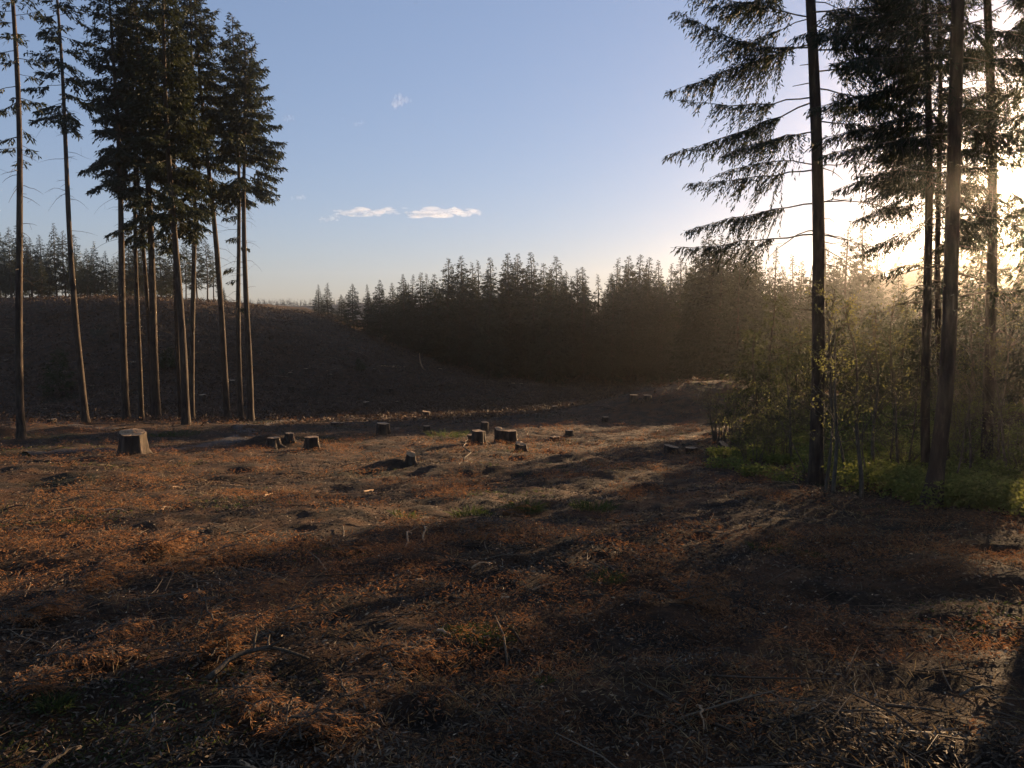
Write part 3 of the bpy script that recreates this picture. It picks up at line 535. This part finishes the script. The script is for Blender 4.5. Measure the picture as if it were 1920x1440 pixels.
# ------------------------------------------------------------------ stumps
def stump(px, py, wpx, hpx, label, seed, flare=1.35, tilt=0.0, hinge=True, tapers=1.0):
    rg = np.random.default_rng(seed); x, y = at(px, py); z = g(x, y) - .05; m = math.hypot(x, y) / F; r = wpx * m / 2; h = hpx * m + .05
    k = 44; a = np.arange(k) / k * 2 * PI; rid = rg.standard_normal(k) * .035; lob = 1 + rid + .07 * np.sin(a * 5 + seed) + .05 * np.sin(a * 3 + 2 * seed); lev = np.array([-.25, 0, .12, .3, .55, .8, 1.0]); b = B(); V = []
    fl = np.array([1.15, 1, .62, .3, .12, .03, 0]) * (flare - 1)
    top = 1 + tilt * np.cos(a - 2.5) + (.07 * (np.sin(a - 1) > .3) if hinge else 0)
    for i, l in enumerate(lev):
        rr = r * (1 + fl[i] * (1 + .8 * np.sin(a * 5 + seed) + .4 * np.sin(a * 8 + 2 * seed))) * (lob if i < 6 else lob * .99) * (1 + .028 * rg.standard_normal(k)); zz = l * h * (top if l > .5 else 1)
        V.append(np.stack([rr * np.cos(a), rr * np.sin(a), zz * np.ones(k)], 1))
    V = np.array(V); n = len(lev); i = np.arange(n - 1)[:, None] * k; j = np.arange(k)[None]; j2 = (j + 1) % k
    b.add(V.reshape(-1, 3), np.stack([i + j, i + j2, i + k + j2, i + k + j], -1).reshape(-1, 4))
    c = B(); rim = V[-1] + [0, 0, .002]; inner = rim * [.5, .5, 1] + rg.normal(0, .006, (k, 3)) * [0, 0, 1]; ctr = inner.mean(0)[None]
    jj = np.arange(k); q = np.stack([jj, (jj + 1) % k, k + (jj + 1) % k, k + jj], 1); tr = np.stack([k + jj, k + (jj + 1) % k, np.full(k, 2 * k)], 1)
    c.add(np.vstack([rim, inner, ctr]), q, tr)
    if hinge:
        for s in range(5):
            u = (s - 2) * .16 * r; w_ = .008 + .010 * rg.uniform(); hh = h * top.mean() * (1.0 + rg.uniform(.0, .10))
            c.tube([[u, .1 * r, h * .9], [u + .01, .12 * r, hh]], [w_, w_ * .4], 4, True)
    e = empty('tree_stump', (x, y, z), rg.uniform(-.5, .5)); tag(e, label, 'stump', 'stumps left in the clearing')
    obj('bark', b.mesh('bark', M['bark'], True), e); obj('cut_face', c.mesh('cut_face', M['wood']), e)
for k, a in enumerate(((250, 858, 40, 38, 'biggest stump, flared at its roots, alone at the left front of the grove', 1.28, .05), (513, 829, 22, 14, 'stump low on the dark mound right of the skid trail', 1.6, .0), (543, 823, 16, 12, 'small stump just right of the dark mound', 1.3, .05),
    (585, 838, 24, 22, 'squat stump right of the mound, nearer than the small one', 1.35, .0), (629, 803, 15, 8, 'low far stump at the edge of the shaded hollow', 1.2, .0), (718, 817, 22, 21, 'isolated upright stump left of the central stumps', 1.3, .05), (897, 834, 24, 28, 'nearest stump of the central cluster, standing in shade', 1.3, .03),
    (909, 811, 14, 16, 'tall narrow stump behind the central cluster', 1.15, .0), (884, 826, 16, 18, 'small stump left behind the nearest one of the central cluster', 1.2, .0), (937, 829, 18, 26, 'left half of the paired tall stumps in the central cluster', 1.2, .06), (957, 829, 24, 25, 'right and broader one of the paired tall stumps', 1.2, .0),
    (976, 843, 20, 16, 'pale broken stump in front of the paired stumps', 1.5, .15), (771, 863, 17, 17, 'tilted little stump beside a heap of earth in the lit middle', 1.5, .2), (1259, 851, 26, 13, 'low stump with a sunlit cut face among the weeds on the right', 1.35, .1), (1296, 849, 22, 10, 'very low stump right of the sunlit cut one', 1.3, .0),
    (1357, 851, 18, 20, 'upright stump nearest the thicket foot', 1.2, .15), (1188, 757, 14, 11, 'left stump on the crest of the bank', 1.2, .0), (1213, 753, 14, 10, 'right stump on the crest of the bank', 1.2, .0), (1040, 822, 18, 10, 'low stump in the shade under the bank', 1.2, .0), (1068, 817, 16, 9, 'small stump higher up in the shade under the bank', 1.2, .0),
    (98, 797, 14, 7, 'far low stump between the two leftmost firs', 1.2, .0), (126, 784, 12, 5, 'farthest low stump by the left earth road', 1.2, .0), (207, 784, 12, 6, 'far low stump left of the third fir', 1.2, .0), (800, 812, 13, 9, 'small stump in the shade left of the central cluster', 1.2, .0), (1135, 790, 12, 9, 'stump on the face of the bank', 1.2, .0), (640, 797, 10, 6, 'tiny far stump right of the low far one', 1.2, .0))):
    stump(*a[:5], 800 + k, a[5], a[6], hinge=k in (0, 7, 9, 13, 15))
# ------------------------------------------------------------------ fallen branches, slash, logs
rh = np.random.default_rng(66); st0 = [o for o in bpy.data.objects if o.name.startswith('tree_stump') and o.parent is None][5]
for k in range(46):
    px = rh.uniform(0, 1250); row = rh.uniform(585, 780) if px < 430 else rh.uniform(690, 785)
    x, y = at(px, row)
    if y < 52 or y > 124: continue
    e = copy_tree(st0); e.location = (x, y, g(x, y) - .05); s = rh.uniform(.7, 1.2); e.scale = (s, s, s * rh.uniform(.6, 1)); e.rotation_euler = (0, 0, rh.uniform(0, 6))
    tag(e, 'small dark stump among the slash on the cut hill or hollow floor', 'stump', 'stumps on the cut hill and hollow floor')
def on_ground(pts): return np.array([[x, y, H(x, y) + dz] for x, y, dz in pts])
def branch(pix, r, label, lift=.02, forks=2, seed=0, mt='twigbark', name='fallen_branch', arc=0.0):
    rg = np.random.default_rng(900 + seed); P = np.array([at(a, b) for a, b in pix]); n = 10; s = np.linspace(0, len(P) - 1, n); XY = np.stack([np.interp(s, np.arange(len(P)), P[:, a]) for a in (0, 1)], 1)
    L = np.linalg.norm(XY[-1] - XY[0]); XY[1:-1] += rg.normal(0, .02 * L, (n - 2, 2)); t = np.linspace(0, 1, n)
    Z = H(XY[:, 0], XY[:, 1]) + lift + r + arc * np.sin(t * PI); Z = np.maximum(Z, Z.mean() - .06); Q = np.column_stack([XY, Z]); o = Q[0].copy(); b = B(); b.tube(Q - o, np.linspace(r, r * .45, n), 7, True, .06, rg)
    for f in range(forks):
        i = rg.integers(3, 8); E = Q[i] + np.append(rg.normal(0, .22 * L, 2), rg.uniform(.02, .15) * L); b.tube(np.linspace(Q[i], E, 4) - o + rg.normal(0, .01 * L, (4, 3)) * [[0], [1], [1], [1]], np.linspace(r * .5, r * .15, 4), 4)
    e = obj(name, b.mesh(name, M[mt], True)); e.location = o; tag(e, label, 'branch', 'fallen branches on the clearing'); return e
for k, (pix, r, lab, mt, arc, fk) in enumerate((
    (((392, 1288), (430, 1268), (500, 1250), (580, 1248)), .02, 'thick crooked branch arching over the rust-coloured boughs in the foreground', 'twigbark', .07, 3), (((464, 1300), (480, 1286), (503, 1290)), .007, 'thin pale curved twig just right of the rust-coloured boughs', 'wood', .04, 0),
    (((275, 1380), (300, 1340), (330, 1322)), .006, 'thin bent twig standing in the dark bottom left', 'grey', .05, 1), (((832, 1283), (896, 1310)), .006, 'straight slender twig lying diagonal in the dark lower middle', 'grey', .01, 0), (((885, 1072), (922, 1062)), .012, 'short pale stick in shade in the middle of the foreground', 'wood', .02, 1),
    (((822, 1185), (834, 1200), (846, 1199)), .014, 'curled strip of pale bark beside the green hummock', 'wood', .03, 0), (((1000, 1108), (1034, 1098)), .010, 'thin pale stick right of centre beyond the green hummock', 'wood', .01, 1), (((191, 968), (240, 972)), .016, 'pale stick lying level on the lit ground at left', 'wood', .02, 0),
    (((300, 966), (316, 954)), .014, 'short pale stick pointing away on the lit ground', 'wood', .03, 0), (((680, 920), (700, 914)), .02, 'pale split stick on the lit ground at centre left', 'wood', .01, 0), (((495, 930), (510, 922)), .018, 'short stick on the lit ground right of the big stump', 'wood', .02, 0), (((318, 922), (342, 919)), .022, 'light stick on the lit ground below the big stump', 'wood', .02, 0),
    (((760, 1030), (772, 1008)), .012, 'left one of two upright pale sticks in the lit band', 'wood', .12, 1), (((796, 1024), (800, 1010)), .012, 'right one of two upright pale sticks in the lit band', 'wood', .16, 1), (((868, 866), (876, 842)), .02, 'dark stick poking up in front of the central stumps', 'twigbark', .3, 0),
    (((1660, 1318), (1760, 1330)), .012, 'long thin branch in the lit corner at the lower right', 'twigbark', .02, 3), (((1800, 1290), (1880, 1278)), .010, 'branch lying across the lit corner at the right edge', 'grey', .03, 2), (((1230, 1025), (1265, 1040)), .010, 'small forked twig in the dark right of centre', 'grey', .03, 2), (((596, 752), (640, 742)), .05, 'log on the dark floor of the hollow', 'twigbark', 0, 1), (((715, 691), (760, 692)), .09, 'pale log lying along the far skid road', 'wood', 0, 0),
    (((780, 1100), (792, 1096)), .016, 'pale chip of wood in the shade left of centre', 'wood', 0, 0), (((940, 1122), (955, 1123)), .018, 'bright chip of wood beyond the green hummock', 'wood', 0, 0), (((450, 1415), (480, 1430)), .012, 'split pale slab at the bottom edge', 'wood', .0, 0), (((1310, 1310), (1320, 1345)), .008, 'pale crooked twig in the dark lower right', 'wood', .06, 0), (((60, 1440), (150, 1380)), .012, 'long twig in the bottom left corner', 'grey', .03, 3))):
    branch(pix, r, lab, forks=fk, seed=k, mt=mt, arc=arc)
# pale bent dead tree standing at the foot of the far forest
x, y = at(800, 694); b = B(); hh = 36 * y / F; t = np.linspace(0, 1, 9); b.tube(np.stack([(-.9 * (1 - (1 - t) ** 3)) , 0 * t, hh * t - .2], 1), np.linspace(.12, .05, 9), 7, True)
e = obj('bent_snag', b.mesh('bent_snag', M['wood'], True)); e.location = (x, y, g(x, y)); tag(e, 'pale bent snag standing against the dark forest foot', 'dead tree')
# dead rust-coloured boughs, each a thing
def dead_bough(px, py, L, az, label, seed, mt='rust_bough', hgt=.12, nb=9, group='rust-coloured dead boughs'):
    rg = np.random.default_rng(1000 + seed); x, y = at(px, py); z = g(x, y); lb = B(); fb = B()
    for k in range(nb):
        a = az + rg.normal(0, .7); o = np.array([rg.normal(0, .12 * L), rg.normal(0, .12 * L), .02 + rg.uniform(0, hgt)]); P = limb(rg, o, a, L * rg.uniform(.5, 1), R(rg.uniform(-4, 16)), .15, 0, 8, .1)
        P[:, 2] = np.maximum(P[:, 2], H(P[:, 0] + x, P[:, 1] + y) - z + .01)
        bough(rg, lb, fb, None, P, .005, .038, .006, 70, .4, .08, .1)
    e = empty('dead_bough', (x, y, z)); tag(e, label, 'dead bough', group); obj('twigs', lb.mesh('twigs', M['twigbark']), e); obj('needles', fb.mesh('needles', M[mt]), e)
for k, a in enumerate(((395, 1262, .55, 1.9, 'large rust-coloured bough fanned upward beside the crooked branch', .30, 22), (440, 1335, .4, .2, 'bright rust bough in front of the crooked branch', .12, 10), (212, 1200, .32, .3, 'lone rust bough glowing in the dark lower left', .12, 8), (20, 1165, .6, 1.0, 'rust bough at the left edge, upper one', .15, 10),
    (22, 1330, .4, .8, 'rust bough at the left edge, lower one', .12, 10), (150, 1100, .6, .4, 'golden dead bough heap in the lower left light', .15, 10), (270, 1045, .8, .2, 'rust bough heap in the lit band at left', .16, 10), (370, 1052, .8, .1, 'rust bough heap in the lit band, right of the other', .16, 10), (890, 1012, .6, .3, 'rust dead boughs in the middle of the lit band', .15, 9), (640, 1040, .5, .2, 'small rust bough at the edge of the dark band', .1, 7),
    (1190, 1128, .3, .4, 'tiny red bough in shade right of centre', .1, 5), (650, 1325, .3, 1.2, 'small red bough in the dark bottom middle', .1, 5), (1290, 1130, .6, .3, 'rust boughs in the lit strip at right', .12, 8), (560, 1395, .5, 1.0, 'brown bough heap at the bottom edge', .15, 10), (730, 1240, .5, .6, 'brown bough in the dim lower middle', .12, 8), (100, 1265, .6, .3, 'tan bough heap lower left', .15, 9), (930, 962, .6, .2, 'golden bough pile in front of the pale broken stump', .14, 8))):
    dead_bough(*a[:5], k, hgt=a[5], nb=a[6])
# green tufts
def tuft(px, py, n, L, label, seed, mt='grass', spread=.5, wd=.006):
    rg = np.random.default_rng(1100 + seed); x, y = at(px, py); z = g(x, y); b = B(); a = rg.uniform(0, 6.28, n); rr = rg.uniform(0, 1, n) ** .7 * spread * .5
    O = np.stack([rr * np.cos(a), rr * np.sin(a), 0 * a], 1); O[:, 2] = H(O[:, 0] + x, O[:, 1] + y) - z
    D = np.stack([np.cos(a) * .5, np.sin(a) * .5, np.ones(n)], 1) + rg.normal(0, .25, (n, 3)); b.blades(O, D, L * rg.uniform(.5, 1.2, n), wd, rg.standard_normal((n, 3)), .35)
    e = obj('grass_tuft', b.mesh('grass_tuft', M[mt])); e.location = (x, y, z); tag(e, label, 'grass tuft', 'green tufts on the clearing')
for k, a in enumerate(((100, 1330, 260, .14, 'bright green grass tuft in the dark lower left', .16), (900, 1180, 1400, .07, 'mossy green hummock in the lower middle', .55), (1022, 1264, 60, .09, 'tiny curled green sprout in the dark lower middle', .10), (885, 960, 200, .28, 'green tuft on the lit ground at centre', .5), (1140, 1092, 200, .16, 'pale green tuft in the lit strip right of centre', .3),
    (1112, 950, 260, .25, 'spring weeds right of the centre light', .6), (985, 955, 220, .35, 'tall wispy weed in the lit middle', .4), (1523, 1045, 120, .12, 'small green weed in the lit strip at right', .25), (760, 963, 100, .2, 'small weed in the dark band at centre', .4), (1440, 1035, 160, .15, 'weed at the top of the lit strip at right', .5), (840, 820, 300, .5, 'pale grass clump left of the central stumps', 1.6), (330, 820, 500, .3, 'low dark green patch in front of the stout grove fir', 2.2))):
    tuft(*a[:5], k, spread=a[5], wd=.005 if a[3] < .2 else .012)
# ------------------------------------------------------------------ uncountable litter
def scatter(n, r0, r1, rg, a0=-42, a1=44, pw=1.0):
    u = rg.uniform(0, 1, n) ** pw; r = r0 * (r1 / r0) ** u; a = np.radians(rg.uniform(a0, a1, n)); return r * np.sin(a), r * np.cos(a), r
def patches(x, y, s, seed): return fbm(x / s, y / s, 3, seed) + .5
rg = np.random.default_rng(2000)
def litter(name, n, r0, r1, L, W, mt, label, keep, up=.25, lift=.02, seed=0, cl=1, spread=.05, pw=1.0, grow=0.0, kd='stuff'):
    rg = np.random.default_rng(2100 + seed); x, y, r = scatter(n, r0, r1, rg, pw=pw); k = keep(x, y, r, rg); x, y, r = x[k], y[k], r[k]
    x = np.repeat(x, cl); y = np.repeat(y, cl); r = np.repeat(r, cl); n = len(x); sp = spread * (1 + grow * r)
    x = x + rg.normal(0, 1, n) * sp; y = y + rg.normal(0, 1, n) * sp
    O = np.stack([x, y, H(x, y) + rg.uniform(0, 1, n) * lift * (1 + grow * r)], 1); D = rg.standard_normal((n, 3)) * [1, 1, .3]; D = unit(D); D[:, 2] = np.abs(D[:, 2]) * .4 + rg.uniform(0, up, n)
    b = B(); b.blades(O, D, L * rg.uniform(.4, 1.4, n) * (1 + grow * r), W * (1 + grow * r), rg.standard_normal((n, 3)) * .7 + [0, 0, .5], 0)
    tag(obj(name, b.mesh(name, M[mt])), label, 'litter', kind='stuff')
c1 = lambda x, y, r, rg: (patches(x, y, 1.1, 51) > rg.uniform(.45, .66, len(x))) & (rg.uniform(0, 1, len(x)) > sm(40, 80, y) * .7) & (rg.uniform(0, 1, len(x)) < .35 + .65 * sm(4, 11, r))
litter('dead_needle_litter', 50000, 2.2, 60, .032, .005, 'rust', 'rust-coloured dead fir needles strewn over the clearing', c1, .6, .07, 1, 14, .035, 1.0, .045)
litter('brown_litter', 60000, 2.2, 70, .034, .010, 'twig', 'brown bark and twig litter over the soil', lambda x, y, r, rg: patches(x, y, .9, 61) > rg.uniform(.2, .8, len(x)), .35, .03, 2, 5, .08, 1.0, .04)
litter('dry_grass', 8000, 2.5, 60, .07, .005, 'straw', 'dry straw-coloured grass and weeds', lambda x, y, r, rg: patches(x, y, 2.2, 71) > rg.uniform(.45, .75, len(x)), 1.0, .01, 3, 6, .05, 1.0, .04)
litter('wood_chips', 3400, 2.3, 60, .030, .012, 'chip', 'pale wood chips and splinters flecking the soil', lambda x, y, r, rg: patches(x, y, 3, 101) > rg.uniform(.2, .7, len(x)), .3, .03, 8, 1, .0, 1.0, .02)
litter('moss_and_weeds', 16000, 2.5, 45, .035, .008, 'grass', 'green moss and small weeds between the litter', lambda x, y, r, rg: patches(x, y, 2.0, 81) > rg.uniform(.55, .75, len(x)), .9, .01, 4, 9, .07, 1.0, .05)
def inthick(x, y, r):
    px = 960 + F * x / np.maximum(y, .1); return (px > 1400) & (y > 11.5 + .0 * x) & (y < 36)
cx, cy, cr = scatter(90000, 9, 40, rg, 14, 48)
px = 960 + F * cx / cy; edge = np.interp(px, [1150, 1250, 1400, 1540, 1640, 1760, 1920, 2300], [24, 19.5, 17, 15.4, 13.0, 11.6, 11.2, 10.5])
kk = (cy > edge + fbm(cx / 1.1, cy / 1.1, 2, 90) * 3) & ((px > 1400) | (cy < edge + 5)) & (patches(cx, cy, 1.0, 91) > rg.uniform(.3, .6, len(cx)))
cx, cy = cx[kk], cy[kk]; pxk = px[kk]; n = len(cx); hgt = np.where(pxk > 1560, .45, .28) * (.4 + patches(cx, cy, .8, 92)); O = np.stack([cx, cy, H(cx, cy)], 1); b = B()
for q in range(5):
    Oq = O + rg.normal(0, .07, (n, 3)) * [1, 1, 0]; Oq[:, 2] += hgt * rg.uniform(.1, 1, n)
    b.blades(Oq, rg.standard_normal((n, 3)) * [1, 1, .4], rg.uniform(.04, .085, n), rg.uniform(.03, .055, n), rg.standard_normal((n, 3)) * .7 + [0, 0, .6], .1)
tag(obj('brambles', b.mesh('brambles', M['cover'])), 'low leafy brambles lit yellow-green around the feet of the right-hand trees', 'undergrowth', kind='stuff')
# loose sticks: slash over the clearing, the bank and the cut hill
def sticks(name, n, r0, r1, lo, hi, rad, mt, label, keep, seed, up=.2, a0=-42, a1=40, grow=0.0, pw=1.0):
    rg = np.random.default_rng(2200 + seed); x, y, r = scatter(n, r0, r1, rg, a0, a1, pw); k = keep(x, y, r, rg); x, y, r = x[k], y[k], r[k]; b = B(); Z = H(x, y)
    for i in range(len(x)):
        a = rg.uniform(0, 6.28); L = rg.uniform(lo, hi) * (1 + grow * r[i]); e = np.array([x[i] + L * math.cos(a), y[i] + L * math.sin(a)]); z1 = float(H(*e)) + rg.uniform(0, up) * L
        m_ = np.array([(x[i] + e[0]) / 2 + rg.normal(0, .06 * L), (y[i] + e[1]) / 2 + rg.normal(0, .06 * L), (Z[i] + z1) / 2 + .04 * L]); w_ = rad * rg.uniform(.5, 1.4) * (1 + grow * r[i])
        b.tube([[x[i], y[i], Z[i] + .01], m_, [e[0], e[1], z1 + .01]], [w_, w_ * .8, w_ * .4], 4)
    tag(obj(name, b.mesh(name, M[mt])), label, 'slash', kind='stuff')
sticks('slash_twigs', 5200, 2.3, 60, .10, .45, .0035, 'twig', 'broken twigs and sticks strewn over the clearing', lambda x, y, r, rg: patches(x, y, 1.5, 95) > rg.uniform(.3, .7, len(x)), 1, .25, grow=.03)
sticks('broken_branches', 260, 2.8, 40, .25, .8, .008, 'twig', 'larger broken branches lying over the clearing', lambda x, y, r, rg: patches(x, y, 2.5, 96) > .4, 5, .25, grow=.01)
sticks('hill_slash', 6500, 40, 135, .3, 1.2, .012, 'twig', 'logging slash covering the bank and the cut hill', lambda x, y, r, rg: rg.uniform(0, 1, len(x)) < sm(38, 75, y) * (.3 + patches(x, y, 9, 97) ), 2, .3, -40, 32, grow=.012)
litter('hill_litter', 110000, 40, 135, .12, .035, 'brash', 'brown brash over the cut hill', lambda x, y, r, rg: rg.uniform(0, 1, len(x)) < sm(38, 80, y) * (.2 + 1.2 * patches(x, y, 7, 98)), .9, .1, 7, 3, .2, 1.0, .02)
# ------------------------------------------------------------------ skid trail and earth road
def track(name, pix, wd, label):
    P = np.array([at(a, b) for a, b in pix]); s = np.linspace(0, len(P) - 1, 160)
    from numpy import interp
    C = np.stack([interp(s, np.arange(len(P)), P[:, a]) for a in (0, 1)], 1); kx = np.hanning(21); kx /= kx.sum()
    C = np.stack([np.convolve(np.pad(C[:, a], 10, mode='edge'), kx, 'valid') for a in (0, 1)], 1); T_ = unit(np.gradient(C, axis=0)); Nn = np.stack([-T_[:, 1], T_[:, 0]], 1)
    u = np.linspace(-1, 1, 25); XY = C[:, None] + Nn[:, None] * (u * wd / 2)[None, :, None]
    Zs = H(XY[..., 0], XY[..., 1], False) + .04 + .42 * fbm(XY[..., 0] / 5, XY[..., 1] / 5, 5, 11) - .14 * np.exp(-((np.abs(u) - .55) / .14) ** 2)[None] + .12 * fbm(XY[..., 0] / .35, XY[..., 1] / .3, 3, 44)
    Zs -= .5 * (np.abs(u) ** 6)[None]; V = np.concatenate([XY, Zs[..., None]], -1); n, k = V.shape[:2]; i = (np.arange(n - 1)[:, None] * k + np.arange(k - 1)).ravel()
    tag(obj(name, mesh(name, V, np.stack([i, i + k, i + k + 1, i + 1], 1), M['trail'], True)), label, kind='structure')
m, t, p = mat('trail_soil'); n1 = noise(t, 5, 5, .65); n2 = noise(t, 30, 3)
t.links.new(ramp(t, n1, [(.3, (.012, .008, .005)), (.6, (.034, .021, .012)), (.8, (.07, .044, .027))]), p.inputs['Base Color']); p.inputs['Roughness'].default_value = .95; bump(t, p, n2, .8, .02); M['trail'] = m
track('path', [(565, 787), (500, 792), (455, 800), (470, 812), (440, 826), (330, 838), (180, 842), (40, 848)], 2.6, None)
track('road', [(-60, 782), (0, 790), (70, 794), (150, 800), (230, 803)], 3.0, None)
# ------------------------------------------------------------------ clouds
import bmesh
def cloud(px, row, wpx, hpx, label, seed, n=14):
    rg = np.random.default_rng(3000 + seed); d = ray(px, row); D = 2600.0; c = np.array([0, 0, EYE]) + d * D; m = D / F; bm = bmesh.new(); bmesh.ops.create_icosphere(bm, subdivisions=3, radius=1.0)
    V0 = np.array([v.co[:] for v in bm.verts]); T0 = np.array([[v.index for v in f.verts] for f in bm.faces]); bm.free(); b = B()
    for k in range(n):
        u = rg.uniform(-1, 1); s = (1 - u * u) ** .5 * .6 + .25; r = np.array([wpx * m * .13 * rg.uniform(.3, 1.1), wpx * m * .10, hpx * m * .30 * rg.uniform(.3, 1.1)]) * s
        nn = 1 + .5 * fbm(V0[:, 0] * 2.2 + k, V0[:, 2] * 2.2 + V0[:, 1], 3, seed)[:, None]; o = np.array([u * wpx * m * .42, rg.normal(0, wpx * m * .1), rg.normal(0, hpx * m * .16) + u * hpx * m * .12])
        b.add(V0 * nn * r + o, None, T0)
    e = obj('cloud', b.mesh('cloud', M['cloud'], True)); e.location = c; tag(e, label, 'cloud', 'small clouds in the evening sky')
for k, a in enumerate(((752, 190, 42, 26, 'round wispy cloud, highest of the small clouds'), (540, 222, 24, 13, 'little pink cloud beside the rightmost grove crown'), (673, 231, 24, 12, 'little cloud below left of the highest one'), (642, 222, 8, 5, 'tiny cloud speck left of the little one'),
    (559, 370, 34, 11, 'small flat cloud right of the grove trunks'), (618, 409, 44, 14, 'leftmost puff of the long low cloud streak'), (685, 399, 130, 15, 'long thin cloud in the middle of the low streak'), (830, 399, 160, 20, 'largest flat cloud at the right end of the low streak'), (478, 383, 24, 10, 'faint cloud scrap behind the last grove trunk'))):
    cloud(*a, k, 26 if a[2] < 60 else 64)
# ------------------------------------------------------------------ air
hb = B(); x0, x1, y0, y1, z0, z1 = -615, 615, -135, 740, -14, 40
hb.add([[x0, y0, z0], [x1, y0, z0], [x1, y1, z0], [x0, y1, z0], [x0, y0, z1], [x1, y0, z1], [x1, y1, z1], [x0, y1, z1]], [[0, 3, 2, 1], [4, 5, 6, 7], [0, 1, 5, 4], [1, 2, 6, 5], [2, 3, 7, 6], [3, 0, 4, 7]])
m = bpy.data.materials.new('haze_air'); m.use_nodes = True; t = m.node_tree; t.nodes.clear(); pv = t.nodes.new('ShaderNodeVolumePrincipled'); om = t.nodes.new('ShaderNodeOutputMaterial')
pv.inputs['Color'].default_value = (1, 1, 1, 1); pv.inputs['Density'].default_value = HAZE; pv.inputs['Anisotropy'].default_value = HAZE_G; t.links.new(pv.outputs[0], om.inputs['Volume'])
o = obj('haze', hb.mesh('haze', m)); tag(o, 'thin golden evening haze filling the clearing', kind='stuff')
